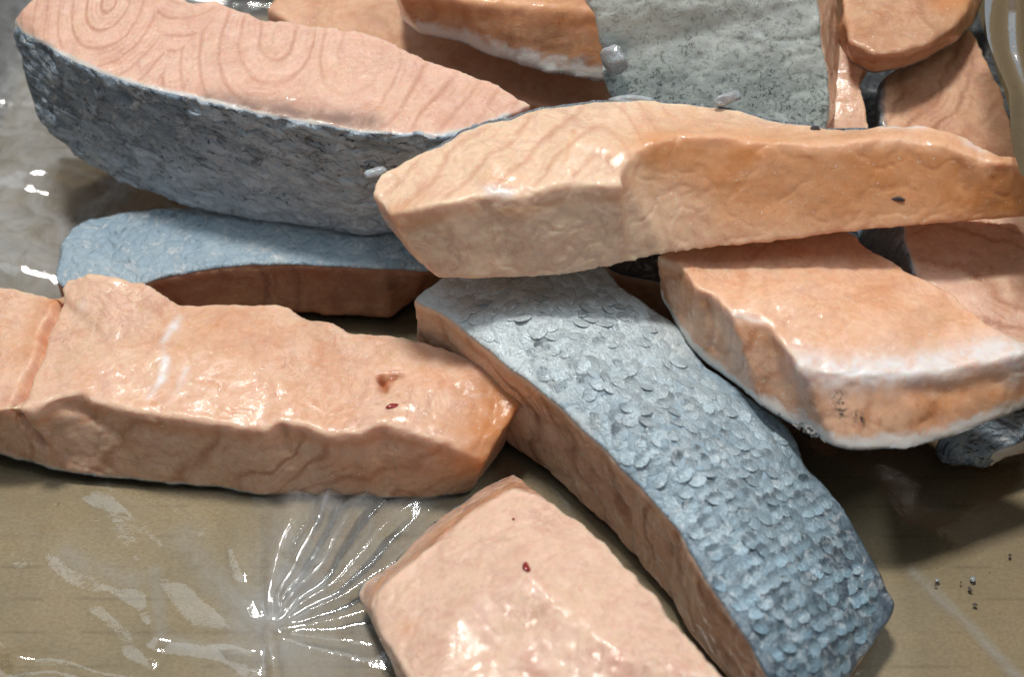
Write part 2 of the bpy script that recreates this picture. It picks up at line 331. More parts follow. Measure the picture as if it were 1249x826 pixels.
# ------------------------------------------------------------------ salmon portions
BASKET = []
def build_portion(label, top, inner=(), zb=None, down=None, over=None, skin='bottom', voxel=0.08, smooth=6, disp=(0.05, 0.010), grooves=(), paint=None,
                  myo=None, fm=None, sm=None, suv=None, tone=None, group='salmon portions in the box', skin_off=0.03, seed=0, relief=0.015, skin_relief=0.02, skin_label=None):
    """top: (px,py,z) round the upper outline; over: {index: (px,py,z)} for lower outline points seen in the photo"""
    over = over or {}
    pix = [Vector((p[0], -p[1])) for p in top] + [Vector((p[0], -p[1])) for p in inner]
    T = np.array([P(*p) for p in list(top) + list(inner)])
    n = len(top)
    r = delaunay_2d_cdt(pix, [(i, (i + 1) % n) for i in range(n)], [], 1, 1e-6)
    tris = [tuple(f) for f in r[2]]
    orig = [o[0] for o in r[3]]
    tris = [tuple(orig[i] for i in f) for f in tris]
    B = T.copy()
    if down is not None: B = T + np.array(down)
    else: B[:, 2] = zb
    for i, q in over.items(): B[i] = P(*q)
    V = np.vstack([T, B]); m = len(T)
    F, lab = [], []
    a2 = sum(pix[i].x * pix[(i + 1) % n].y - pix[(i + 1) % n].x * pix[i].y for i in range(n))
    def area2(t): a, b, c = (pix[k] for k in t); return (b.x - a.x) * (c.y - a.y) - (c.x - a.x) * (b.y - a.y)
    for t in tris:
        t = t if area2(t) > 0 else t[::-1]
        F.append(t); lab.append('top'); F.append(tuple(i + m for i in t[::-1])); lab.append('bottom')
    for i in range(n):
        j = (i + 1) % n
        q = (i, i + m, j + m, j) if a2 > 0 else (j, j + m, i + m, i)
        F.append(q); lab.append(i)
    def is_skin(l):
        if skin is None: return False
        S = skin if isinstance(skin, (list, tuple, set)) else [skin]
        return l in S
    raw = mesh_np('raw', V, F)
    ro = bpy.data.objects.new('raw', raw); C.objects.link(ro)
    md = ro.modifiers.new('r', 'REMESH'); md.mode = 'VOXEL'; md.voxel_size = voxel
    dg = bpy.context.evaluated_depsgraph_get(); ev = ro.evaluated_get(dg); me = bpy.data.meshes.new_from_object(ev)
    bpy.data.objects.remove(ro); bpy.data.meshes.remove(raw)
    X = get_np(me)
    E = np.empty(len(me.edges) * 2, np.int64); me.edges.foreach_get('vertices', E); E = E.reshape(-1, 2)
    deg = np.bincount(E.ravel(), minlength=len(X)).astype(float)[:, None]
    def lap(A, mask=None, k=1.0):
        S = np.zeros_like(A)
        for c in range(A.shape[1]):
            S[:, c] = np.bincount(E[:, 0], A[E[:, 1], c], len(A)) + np.bincount(E[:, 1], A[E[:, 0], c], len(A))
        return A + k * (S / np.maximum(deg, 1) - A)
    # distances to the groups of raw faces
    def bvh(sel):
        return BVHTree.FromPolygons([tuple(v) for v in V], [f for f, l in zip(F, lab) if sel(l)])
    def dist(sel):
        fs = [f for f, l in zip(F, lab) if sel(l)]
        if not fs: return np.full(len(X), 9.0)
        t = bvh(sel); return np.array([t.find_nearest(Vector(x))[3] for x in X])
    d_skin = dist(is_skin); d_nsk = dist(lambda l: not is_skin(l)); d_top = dist(lambda l: l == 'top')
    d_side = dist(lambda l: l not in ('top', 'bottom'))
    for k in range(int(smooth * 1.2)):
        X = lap(X, k=0.7); X = lap(X, k=-0.45)
    for k in range(2): X = lap(X, k=0.5)
    for A in (d_skin, d_nsk):
        for k in range(4): A[:] = lap(A[:, None], k=0.7)[:, 0]
    me.vertices.foreach_set('co', X.ravel()); me.update()
    Nn = np.empty(len(X) * 3); me.vertices.foreach_get('normal', Nn); Nn = Nn.reshape(-1, 3)
    side_w = sstep(0.0, 0.35, d_top)           # 0 on the upper face, 1 on the sides
    skin_w = sstep(-0.12, 0.12, d_nsk - d_skin)
    D = 0.55 * disp[0] * fbm(X, 0.75, 2, seed) + disp[1] * fbm(X, 3.2, 3, seed + 5)
    ridg = 1 - np.abs(fbm(X, 1.1, 3, seed + 9)); D = D - 0.5 * disp[0] * np.maximum(ridg - 0.8, 0) * 4
    rdg = np.exp(-(np.maximum(d_top, d_side) / 0.2) ** 2)
    D = D + rdg * (0.015 if seed == 11 else 0.05) * fbm(X, 1.7, 3, seed + 80)
    env = dict(X=X, N=Nn, side=side_w, skin=skin_w, dtop=d_top, dskin=d_skin, seed=seed)
    for pts, wd, dp in grooves:
        q = [P(*p) for p in pts]
        Dn = seg_dist(X + 0.12 * np.c_[fbm(X, 1.3, 2, 31), fbm(X, 1.3, 2, 32), fbm(X, 1.3, 2, 33)], q)
        D = D - dp * np.exp(-(Dn / wd) ** 2)
    ph, ms = myo(env) if myo else (np.zeros(len(X)), np.zeros(len(X)))
    fr = np.abs((ph % 1) - 0.5)
    D = D - relief * ms * np.exp(-(fr / 0.12) ** 2) * (1 - skin_w)
    D = D + skin_w * skin_relief * fbm(X, 2.4, 3, seed + 40)
    X0 = X.copy(); X = X + Nn * D[:, None]
    nf = len(me.polygons)
    ls = np.empty(nf, np.int64); me.polygons.foreach_get('loop_total', ls)
    lv = np.empty(len(me.loops), np.int64); me.loops.foreach_get('vertex_index', lv)
    quads = lv.reshape(-1, 4) if (ls == 4).all() else None
    jit = (0.012 if seed == 11 else 0.03) * fbm(X0, 2.5, 3, seed + 60)
    sc = (d_nsk - d_skin + jit)
    if quads is None:
        faces = []; k = 0
        for c in ls: faces.append(lv[k:k + c]); k += c
        fmean = np.array([sc[f].mean() for f in faces])
    else: faces = quads; fmean = sc[quads].mean(1)
    fsk = fmean > 0
    if skin is None: fsk[:] = False
    base = np.array([X[:, 0].mean(), X[:, 1].mean(), X[:, 2].min()])
    root = thing('salmon_portion', label, 'salmon portion', base, group)
    paint = paint or {}
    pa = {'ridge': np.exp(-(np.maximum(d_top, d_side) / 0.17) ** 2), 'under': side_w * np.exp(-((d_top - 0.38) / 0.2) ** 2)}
    for ch in ('pale', 'frost', 'dark', 'brown', 'orange', 'hole'):
        a = np.full(len(X), 0.5 if ch == 'pale' else 0.0)
        for it in paint.get(ch, ()):
            if callable(it): a = a + it(env)
            else:
                pts, wd, amt = it
                a = a + amt * np.exp(-(seg_dist(X0, [P(*p) for p in pts]) / wd) ** 2)
        pa[ch] = np.clip(a, 0, 1)
    def part(name, sel, mat, off):
        idx = np.unique(np.concatenate([np.asarray(f) for f in sel])) if len(sel) else np.array([], int)
        mp = np.full(len(X), -1); mp[idx] = np.arange(len(idx))
        Y = (X + Nn * off)[idx]
        fs = [tuple(mp[np.asarray(f)]) for f in sel]
        if len(fs):       # smooth the cut edge
            cnt = {}
            for f in fs:
                for a, b in zip(f, f[1:] + f[:1]): cnt[(min(a, b), max(a, b))] = cnt.get((min(a, b), max(a, b)), 0) + 1
            be = np.array([e for e, c in cnt.items() if c == 1])
            if len(be):
                for it in range(6):
                    S = np.zeros_like(Y); dg_ = np.zeros(len(Y))
                    for a, b in ((0, 1), (1, 0)):
                        np.add.at(S, be[:, a], Y[be[:, b]]); np.add.at(dg_, be[:, a], 1)
                    k = dg_ == 2; Y[k] = 0.5 * Y[k] + 0.5 * S[k] / 2
        me2 = mesh_np(name, (Y - base) * CM, fs); smooth_shade(me2)
        vattr(me2, 'pw', X0[idx])
        fattr(me2, 'dskin', d_skin[idx] if skin is not None else np.full(len(idx), 9.0)); fattr(me2, 'myo', ph[idx]); fattr(me2, 'myos', ms[idx])
        for ch in pa: fattr(me2, ch, pa[ch][idx])
        o = obj(name, me2, mat, root)
        return o, idx
    fo, _ = part('flesh', [f for f, s in zip(faces, fsk) if not s], fm, 0.0)
    so = None
    if fsk.any():
        so, idx = part('skin', [f for f, s in zip(faces, fsk) if s], sm, skin_off)
        ua, va = suv if suv else ((1, 0, 0), (0, 1, 0))
        ua, va = np.array(ua, float), np.array(va, float); ua /= np.linalg.norm(ua); va /= np.linalg.norm(va)
        vattr(so.data, 'suv', np.c_[X0[idx] @ ua, X0[idx] @ va, (X0[idx] @ np.cross(ua, va)) * 0.3])
        fattr(so.data, 'tone', (tone(X0[idx]) if tone else np.full(len(idx), 0.5)))
        sl = so.modifiers.new('thickness', 'SOLIDIFY'); sl.thickness = 0.0011; sl.offset = -1
        if skin_label: so['label'] = skin_label
    bpy.data.meshes.remove(me)
    print('portion', label[:30], len(faces), 'base', base.round(1))
    return root, fo, so, base

def bands(axis, freq, side=0.8, top=0.15, warp=0.25, wscale=0.5, shear=0.0, seed=0):
    """muscle layers as bands along an axis, shown more on the sides than on the upper face"""
    ax = np.array(axis, float); ax /= np.linalg.norm(ax)
    def f(e):
        X = e['X']; ph = (X @ ax) * freq + shear * X[:, 2] + warp * 2 * fbm(X, wscale, 3, 70 + seed + e['seed'])
        ph = ph + 0.25 * vnoise(X * 0.9, 3 + seed) + 0.35 * np.sin((X @ ax) * freq * 1.7 + 2 * vnoise(X * .4, 5))
        ms = (top + (side - top) * e['side']) * (0.55 + 0.45 * np.clip(0.5 + fbm(X, 0.7, 2, 90 + seed), 0, 1))
        return ph, np.clip(ms, 0, 1)
    return f

PALE = (0.70, 0.43, 0.30); PEACH = (0.66, 0.36, 0.215); MID = (0.60, 0.285, 0.15); DEEP = (0.40, 0.135, 0.06)
flesh_ring = flesh_mat('flesh_ring', (0.75, 0.50, 0.39), (0.69, 0.39, 0.275), (0.50, 0.235, 0.155), wob=0.26, lnw=0.2)
flesh_pink = flesh_mat('flesh_pink', (0.78, 0.54, 0.41), (0.70, 0.38, 0.25), (0.44, 0.18, 0.10))
flesh_peach = flesh_mat('flesh_peach', (0.78, 0.52, 0.375), (0.70, 0.335, 0.175), (0.41, 0.14, 0.06))
flesh_cream = flesh_mat('flesh_cream', (0.81, 0.58, 0.41), (0.75, 0.43, 0.25), (0.55, 0.25, 0.15), rim=(0.42, 0.40, 0.38), rimw=0.1)
flesh_white_rim = flesh_mat('flesh_white_rim', (0.79, 0.50, 0.34), (0.72, 0.35, 0.17), (0.44, 0.16, 0.06), rim=(0.76, 0.70, 0.66), rimw=0.42)
flesh_orange = flesh_mat('flesh_orange', (0.66, 0.36, 0.19), (0.54, 0.23, 0.09), (0.34, 0.11, 0.04), rim=(0.80, 0.77, 0.74), rimw=0.7)
flesh_dim = flesh_mat('flesh_dim', (0.68, 0.42, 0.28), (0.58, 0.295, 0.165), (0.34, 0.125, 0.06), rim=(0.30, 0.24, 0.22), rimw=0.2)
flesh_tan = flesh_mat('flesh_tan', (0.58, 0.34, 0.205), (0.46, 0.21, 0.10), (0.28, 0.10, 0.045), rim=(0.30, 0.24, 0.22), rimw=0.2)
flesh_red = flesh_mat('flesh_red', (0.44, 0.21, 0.125), (0.34, 0.14, 0.08), (0.18, 0.05, 0.03), rim=(0.30, 0.20, 0.17), rimw=0.12)
flesh_brown = flesh_mat('flesh_brown', (0.66, 0.46, 0.33), (0.57, 0.35, 0.23), (0.27, 0.12, 0.065), rim=(0.60, 0.52, 0.46), rimw=0.12)

skin_dark = skin_mat('skin_dark', (0.72, 0.81, 0.87), (0.52, 0.62, 0.71), (0.19, 0.25, 0.31), cell=1.7, stretch=(0.75, 1.7, 1), speckamt=1.0, contrast=1.2, bumpk=1.1, fra=0.8, coat=0.95)
skin_blue = skin_mat('skin_blue', (0.46, 0.55, 0.60), (0.26, 0.365, 0.45), (0.11, 0.165, 0.22), cell=2.6, speckamt=0.5, contrast=0.3, bumpk=0.6, fra=0.85)
skin_frost = skin_mat('skin_frost', (0.70, 0.75, 0.69), (0.46, 0.51, 0.47), (0.06, 0.08, 0.095), frs=5.5, fra=0.75, sps=6.5, spt=0.51, sptop=0.5, cell=3.8, speckamt=0.8, contrast=0.22, bumpk=0.12)
skin_scaly = skin_mat('skin_scaly', (0.60, 0.67, 0.69), (0.31, 0.42, 0.50), (0.06, 0.09, 0.125), cell=2.6, speckamt=0.25, contrast=0.4, bumpk=0.5)
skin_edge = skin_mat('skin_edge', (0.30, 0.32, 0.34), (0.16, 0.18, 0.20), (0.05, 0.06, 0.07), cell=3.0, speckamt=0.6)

# --- A: cut face up with rings, dark skin toward us (upper left)
A_top = [(15,27,6.8),(24,10,7.2),(60,-22,7.6),(150,-30,7.7),(215,-8,7.6),(234,2,7.6),(262,0,7.6),(285,8,7.6),(320,20,7.6),(359,26,7.6),(400,30,7.6),(441,37,7.5),(471,48,7.4),(502,63,7.3),(549,81,7.2),(603,99,7.1),(650,126,6.9),
         (620,140,6.9),(583,156,7.0),(536,166,7.1),(490,164,7.1),(434,161,7.2),(400,154,7.2),(353,146,7.2),(298,136,7.2),(264,127,7.2),(183,108,7.2),(125,90,7.2),(71,64,7.1),(26,40,6.9)]
A_low = {17:(610,235,3.4),18:(570,262,3.0),19:(530,276,2.8),20:(486,284,2.7),21:(432,287,2.6),22:(390,278,2.6),23:(342,272,2.6),24:(288,265,2.6),25:(250,258,2.7),26:(165,230,3.0),27:(100,197,3.4),28:(47,148,4.4),29:(24,70,6.0)}
ring_c = [((133,4,7.5),1.25,0.9),((338,42,7.6),1.0,0.8),((428,62,7.5),1.05,0.8),((236,-30,7.6),1.3,1.0)]
def A_myo(e):
    X = e['X']; best = np.full(len(X), 1e9); off = np.zeros(len(X))
    for k, (c, sx, sy) in enumerate(ring_c):
        q = P(*c); dx = (X[:, 0] - q[0]) * sx; dy = (X[:, 1] - q[1]) * sy
        d = np.sqrt(dx * dx + sy * np.where(dy > 0, 0.25, 0.75) * dy * dy)
        off = np.where(d < best, 0.37 * k, off); best = np.minimum(best, d)
    qr = P(470, 60, 7.3)
    tail = sstep(0.3, 2.2, X[:, 0] - qr[0])
    best = best * (1 - tail) + tail * (0.75 * (X[:, 0] - qr[0]) + 1.0 - 0.35 * (X[:, 1] - qr[1]))
    ph = best * 1.9 + off * (1 - tail) + 0.22 * fbm(X, 0.5, 2, 8)
    return ph, np.clip(0.50 * (0.8 + 0.9 * fbm(X, 0.5, 2, 4)), 0.1, 0.8) * (1 - 0.3 * e['side'])
A_skin = list(range(17, 30))
build_portion('thick salmon portion at upper left, ringed cut face up, dark mottled skin in front', A_top, down=(0, 0.4, -4.4), over=A_low, skin=A_skin, voxel=0.07, smooth=4,
    disp=(0.05, 0.010), myo=A_myo, fm=flesh_ring, sm=skin_dark, seed=1, suv=((1, 0.1, -0.35), (0.3, 0, 1)), skin_relief=0.085,
    paint={'brown': [([(255,122,7.2),(330,134,7.2),(400,145,7.2),(450,148,7.2)], 0.38, 0.95)], 'pale': [lambda e: -0.05 + 0 * e['side']], 'frost': [([(183,108,7.2),(264,127,7.2),(298,134,7.2)], 0.12, 0.8)]},
    tone=lambda X: 0.62 - 0.04 * (X[:, 0] + 8) + 0.11 * (X[:, 2] - 4.8))

# --- G: under A, blue skin up
G_top = [(66,345,2.3),(72,300,2.4),(88,276,2.4),(116,264,2.4),(200,250,2.5),(350,255,2.5),(515,262,2.5),(545,330,2.4),(519,331,2.5),(470,328,2.6),(420,325,2.6),(360,322,2.6),(300,323,2.6),(266,326,2.6),(218,335,2.5),(184,342,2.4),(150,362,2.2),(100,372,2.1)]
build_portion('salmon portion lying under the ringed portion, pale blue skin up', G_top, zb=0.3, skin='top', voxel=0.1, smooth=5, over={8:(500,372,0.5),7:(536,345,1.4)}, fm=flesh_red, sm=skin_blue, seed=2,
    myo=bands((1, 0.1, 0), 0.6, 0.6, 0.2), tone=lambda X: 0.35 + 0 * X[:, 0])

# --- H: behind A
H_top = [(322,6,5.6),(345,-12,5.6),(480,-60,5.6),(800,-60,5.4),(800,130,5.0),(700,135,5.0),(560,112,5.2),(430,75,5.4)]
build_portion('plain salmon portion behind the ringed portion, mostly hidden by it', H_top, zb=1.5, skin='bottom', voxel=0.12, fm=flesh_dim, sm=skin_edge, seed=3, myo=bands((1, 0.3, 0), 0.5, 0.5, 0.25))

# --- I: top middle, white edge
I_top = [(478,-40,8.3),(486,-6,8.2),(520,-8,8.3),(560,-2,8.3),(600,2,8.3),(660,6,8.2),(745,12,8.0),(780,-80,8.2),(480,-90,8.4)]
I_low = {0:(480,-10,7.0),1:(489,24,6.9),2:(512,42,6.8),3:(566,53,6.7),4:(604,72,6.6),5:(660,90,6.4),6:(745,105,6.1)}
build_portion('orange salmon portion at top middle with a thick white lower edge', I_top, down=(0, 0.3, -2.0), over=I_low, skin='bottom', voxel=0.1, smooth=5, fm=flesh_orange, sm=skin_mat('skin_white', (0.70,0.68,0.66), (0.60,0.58,0.57), (0.45,0.45,0.46), speckamt=0.1),
    seed=4, myo=bands((1, 0.1, 0), 0.55, 0.55, 0.1))

# --- J: frosty skin standing up at top centre
J_top = [(700,-70,11.2),(713,0,9.7),(724,17,9.4),(729,51,8.6),(735,66,8.2),(733,90,7.8),(744,118,7.2),(760,150,6.4),(880,158,6.3),(1000,170,6.2),(1012,150,6.6),(1009,95,7.6),(1002,51,8.5),(998,0,9.5),(990,-70,10.9)]
build_portion('salmon portion standing on edge at top centre, frosty grey green skin facing the viewer', J_top, down=(1.0, 2.4, -0.9), skin='top', voxel=0.08, smooth=4, fm=flesh_brown, sm=skin_frost, seed=5, skin_relief=0.012,
    myo=bands((0, 0.3, 1), 0.9, 0.8, 0.2), disp=(0.05, 0.010), tone=lambda X: 0.20 + 0.16 * np.clip(8.6 - X[:, 2], -1, 3) , suv=((1, 0, 0), (0, 0.4, 1)))  # tone darkens downward: brighter light on the top put into the skin colour

# --- K: pale hooked flap next to J
K_top = [(1000,40,7.2),(1034,38,7.3),(1047,40,7.3),(1062,51,7.2),(1066,64,7.1),(1062,74,7.0),(1052,82,6.9),(1050,96,6.8),(1057,118,6.6),(1062,170,6.0),(1000,178,5.8),(995,100,6.6)]
build_portion('narrow pale salmon portion with a hooked tip beside the frosty skin', K_top, down=(-0.2, 1.2, -6.0), skin=None, voxel=0.09, smooth=4, fm=flesh_dim, sm=None, seed=6, myo=bands((0.3, 1, 0), 0.8, 0.5, 0.35))

# --- L: top right, rounded
L_top = [(1032,-60,8.2),(1200,-70,8.2),(1186,-10,8.0),(1179,8,8.0),(1161,34,8.0),(1133,52,8.0),(1103,62,8.0),(1066,66,8.0),(1034,50,8.0),(1028,20,8.1)]
L_low = {1:(1212,-50,7.2),2:(1198,4,7.2),3:(1190,26,7.1),4:(1167,52,7.0),5:(1137,70,7.0),6:(1105,83,7.0),7:(1064,90,6.9),8:(1036,76,6.9)}
build_portion('rounded brownish salmon portion at top right with a thin grey skin edge', L_top, down=(0, 0.3, -1.2), over=L_low, skin='bottom', voxel=0.09, smooth=4, fm=flesh_tan, sm=skin_edge, seed=7, myo=bands((1, 0.2, 0), 0.5, 0.6, 0.35),
    paint={'orange': [([(1150,5,8.0),(1175,0,8)], 0.5, 0.7)]})

# --- M: right, below L
M_top = [(1075,96,6.2),(1110,70,6.3),(1182,30,6.4),(1200,62,6.3),(1214,87,6.2),(1223,113,6.1),(1232,136,6.0),(1245,200,5.8),(1150,215,5.7),(1078,180,5.9),(1073,130,6.1)]
build_portion('small salmon portion at the right edge, wedged between rounded portion and film', M_top, zb=0.6, over={10:(1068,140,5.0),0:(1070,112,5.2)}, skin=[10, 9], voxel=0.09, smooth=5, fm=flesh_dim, sm=skin_edge, seed=8, myo=bands((1, -0.5, 0), 0.9, 0.6, 0.6))

# --- N: right, pink, under C
N_top = [(1098,262,5.0),(1180,240,5.0),(1275,230,5.0),(1285,400,4.8),(1240,430,4.7),(1200,405,4.7),(1160,368,4.8),(1116,334,4.9),(1104,300,5.0)]
build_portion('pink salmon portion at right, tucked behind the white rimmed portion, grey skin at its left', N_top, zb=2.6, over={8:(1046,292,3.6),7:(1086,345,3.4),0:(1030,262,3.6)}, skin=[7, 8], voxel=0.09, smooth=4, fm=flesh_pink, sm=skin_blue, seed=9,
    myo=bands((0.3, 1, 0), 0.8, 0.7, 0.7), tone=lambda X: 0.45 + 0 * X[:, 0])

# --- Q: filler added under the pile, gap shade put into its near-black top
Q_top = [(735,330,2.6),(745,250,2.8),(760,170,3.0),(900,110,3.0),(1030,40,3.0),(1190,30,3.0),(1210,260,2.8),(1010,300,2.8),(900,330,2.6),(830,350,2.5)]
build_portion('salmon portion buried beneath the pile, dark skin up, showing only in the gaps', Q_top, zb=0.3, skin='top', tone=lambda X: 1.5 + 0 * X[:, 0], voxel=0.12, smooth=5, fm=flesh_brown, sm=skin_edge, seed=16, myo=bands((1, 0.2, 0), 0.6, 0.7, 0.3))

# --- R: filler added in the gap by the film, coloured near black as shade
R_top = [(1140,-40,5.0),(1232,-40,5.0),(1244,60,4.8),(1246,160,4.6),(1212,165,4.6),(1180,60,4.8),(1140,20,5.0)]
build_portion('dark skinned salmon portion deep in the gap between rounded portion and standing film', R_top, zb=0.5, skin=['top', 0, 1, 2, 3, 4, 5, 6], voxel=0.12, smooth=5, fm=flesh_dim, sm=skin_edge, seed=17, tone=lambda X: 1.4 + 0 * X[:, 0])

# --- O: bottom right, small dark
O_top = [(1150,520,1.9),(1200,505,2.0),(1280,495,2.0),(1280,520,1.9),(1249,538,1.8),(1225,548,1.7),(1204,556,1.6),(1180,560,1.5),(1160,545,1.6)]
build_portion('small dark skinned salmon piece at the right edge under the white rimmed portion', O_top, zb=0.7, over={4:(1249,556,1.2),5:(1230,560,1.1),6:(1208,572,1.1),7:(1186,570,1.0)}, skin=['top', 0, 7, 8, 6], voxel=0.09, smooth=4, fm=flesh_orange, sm=skin_dark, seed=10,
    tone=lambda X: 0.95 + 0 * X[:, 0])

# --- D: skin up, scaled, diagonal
D_top = [(503,366,3.9),(515,354,4.0),(545,335,4.1),(600,318,4.1),(700,305,4.0),(738,322,3.9),(753,346,3.8),(793,377,3.6),(836,403,3.4),(860,448,3.2),(898,471,3.1),(924,493,3.0),(963,520,2.8),(981,564,2.6),(1012,596,2.4),(1043,643,2.1),(1066,688,1.8),(1091,737,1.4),(1087,751,1.3),
         (1060,791,1.3),(1036,826,1.3),(1012,862,1.5),(970,872,2.2),(934,826,2.7),(914,784,2.9),(883,740,3.1),(856,700,3.3),(829,649,3.4),(783,598,3.5),(745,556,3.6),(716,530,3.6),(688,500,3.7),(651,471,3.7),(617,447,3.8),(588,421,3.8),(546,386,3.9)]
D_in = [(640,390,4.35),(720,450,4.35),(800,530,4.15),(880,620,3.75),(950,710,3.1),(1000,780,2.3)]
D_ax = P(1000, 790, 2) - P(620, 360, 4); D_ax /= np.linalg.norm(D_ax)
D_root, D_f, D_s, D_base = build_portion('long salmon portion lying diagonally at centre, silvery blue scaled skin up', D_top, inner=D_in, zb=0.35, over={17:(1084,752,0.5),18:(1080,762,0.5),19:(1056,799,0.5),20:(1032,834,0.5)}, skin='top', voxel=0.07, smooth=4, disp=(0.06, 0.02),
    grooves=[([(600,450,2.4),(700,560,2.2),(760,620,2.0)], 0.3, 0.14), ([(660,520,3),(690,580,1.2)], 0.2, 0.12), ([(770,610,3),(740,640,2)], 0.25, 0.15)],
    myo=bands(D_ax, 0.6, 1.0, 0.2, shear=0.6), fm=flesh_brown, sm=skin_scaly, seed=11, suv=(D_ax, np.cross((0, 0, 1), D_ax)), skin_relief=0.03,
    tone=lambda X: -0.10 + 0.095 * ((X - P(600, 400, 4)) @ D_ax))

# --- B: lower left, lying flat
B_top = [(-45,352,2.7),(0,349,2.7),(40,351,2.7),(64,360,2.8),(72,350,3.1),(82,338,3.3),(112,334,3.4),(150,338,3.4),(178,344,3.3),(202,361,3.0),(220,371,2.8),(271,370,2.75),(346,373,2.75),(373,387,2.7),(400,389,2.7),(425,405,2.65),(491,407,2.7),(546,425,2.7),(605,446,2.7),(645,463,2.55),(636,490,2.45),
         (612,528,2.2),(590,562,1.9),(560,550,2.35),(541,540,2.55),(515,532,2.7),(491,524,2.8),(465,516,2.85),(440,527,2.7),(400,531,2.65),(370,518,2.75),(342,515,2.8),(322,524,2.7),(280,519,2.75),(237,512,2.8),(170,503,2.9),(112,489,2.95),(98,480,3.0),(70,488,2.9),(40,505,2.7),(16,500,2.8),(-45,500,2.7)]
B_low = {19:(625,520,0.4),20:(612,548,0.3),21:(594,575,0.25),22:(576,603,0.15),23:(555,607,0.15),24:(530,610,0.15),25:(505,611,0.15),26:(485,611,0.15),27:(462,610,0.15),28:(438,609,0.15),29:(400,609,0.15),30:(365,607,0.15),31:(340,606,0.15),32:(320,606,0.15),33:(280,599,0.2),34:(237,594,0.25),35:(180,589,0.3),36:(130,584,0.3),37:(100,580,0.35),38:(70,576,0.4),39:(40,568,0.45),40:(10,560,0.5),41:(-45,545,0.6)}
B_ax = P(600, 530, 1) - P(0, 480, 1); B_ax /= np.linalg.norm(B_ax)
B_root, B_f, B_s, B_base = build_portion('long pink salmon portion at lower left with a deep crease and small orange hole', B_top, inner=[(140,420,3.15),(120,450,3.1),(330,440,3.0),(520,480,2.9),(270,430,3.0)], zb=0.3, over=B_low, skin='bottom', voxel=0.07, smooth=4, disp=(0.06, 0.012),
    grooves=[([(68,356,2.9),(63,385,2.85),(50,408,2.8),(45,438,2.8),(28,468,2.8),(20,492,2.8),(22,515,2.4),(50,545,1.4)], 0.12, 0.55), ([(40,352,2.7),(30,420,2.7),(0,490,2.7)], 0.45, 0.10), ([(463,462,2.8),(469,476,2.8)], 0.10, 0.34), ([(463,462,2.8),(487,459,2.8)], 0.08, 0.26), ([(470,474,2.8),(485,461,2.8)], 0.08, .24), ([(385,388,2.7),(430,440,2.85)], 0.25, 0.06),
             ([(345,522,2.6),(350,545,1.8)], 0.14, 0.12), ([(60,500,2.8),(110,505,2.3),(150,525,1.8)], 0.2, 0.15), ([(560,440,2.7),(520,510,2.7)], 0.3, 0.03)],
    myo=bands(B_ax, 0.6, 0.72, 0.10, shear=-0.4, warp=0.3), fm=flesh_peach, sm=skin_edge, seed=12,
    paint={'frost': [([(219,384,3.0),(212,396,3.0)], 0.14, 1.0), ([(212,396,3.0),(199,418,3.0)], 0.10, 0.8), ([(199,418,3.0),(202,440,3.0)], 0.08, 0.6), ([(202,440,3.0),(198,460,3.0)], 0.13, 0.95), ([(198,460,3.0),(182,482,3.0)], 0.10, 0.8), ([(96,374,3.2)], 0.17, 0.85), ([(228,450,3.0),(216,475,3.0)], 0.10, 0.6), ([(90,515,2.2)], 0.10, 0.7), ([(0,556,.5),(60,574,.4)], 0.2, .9)],
           'hole': [([(465,463,2.7),(470,474,2.7),(470,466,2.7),(482,461,2.7)], 0.14, 1.25)], 'orange': [ ([(636,470,2.5),(612,525,2.2),(588,565,1.6)], 0.75, 0.85), ([(600,480,2.6),(575,530,2.4)], 0.9, 0.4), ([(420,570,1.4),(540,585,1.0)], 0.6, 0.35), ([(66,360,2.8),(62,385,2.6),(49,410,2.5),(44,440,2.5),(27,470,2.5),(20,490,2.5)], 0.15, .9), ([(50,375,2.6),(30,440,2.6)], 0.3, .45), ([(250,390,2.8),(280,430,2.9)], 0.9, 0.25), ([(350,535,2.2)], .25, .5)],
           'pale': [([(110,350,3.3),(60,470,2.9),(40,515,2.4)], 0.7, 0.35), ([(470,516,2.8),(540,540,2.5)], 0.3, 0.3)]})

# --- F: bottom front
F_top = [(627,596,2.7),(671,611,2.9),(708,632,3.0),(742,666,3.1),(773,696,3.1),(800,727,3.1),(820,754,3.1),(885,827,3.1),(935,890,3.0),(700,920,2.9),(520,870,2.6),(491,817,2.4),(466,778,2.2),(453,748,2.0),(462,724,2.1),(500,690,2.3),(540,655,2.5),(580,622,2.6)]
F_low = {0:(627,578,1.3),17:(584,597,1.1),16:(533,632,1.0),15:(482,684,0.9),14:(437,717,0.9),13:(434,730,0.9),12:(448,752,0.7),11:(480,815,0.5)}
build_portion('pale pink salmon portion at the bottom centre with a dark red spot', F_top, inner=[(640,700,3.35),(760,800,3.5),(560,740,2.9)], zb=0.3, over=F_low, skin='bottom', voxel=0.07, smooth=5, disp=(0.07, 0.014),
    myo=bands((1, 0.8, 0), 0.5, 0.5, 0.12), fm=flesh_pink, sm=skin_edge, seed=13,
    grooves=[([(500,700,2.4),(560,690,2.9),(650,660,3.1)], 0.2, 0.04), ([(560,800,3),(640,760,3.3)], 0.25, 0.06), ([(690,740,3.3),(760,690,3.1)], 0.3, 0.05)],
    paint={'pale': [lambda e: 0.35 * (1 - e['side'])], 'orange': [([(627,588,2.2),(560,640,2.0),(460,715,1.6)], 0.35, 0.55), ([(495,765,2.5)], 0.3, 0.35)]})

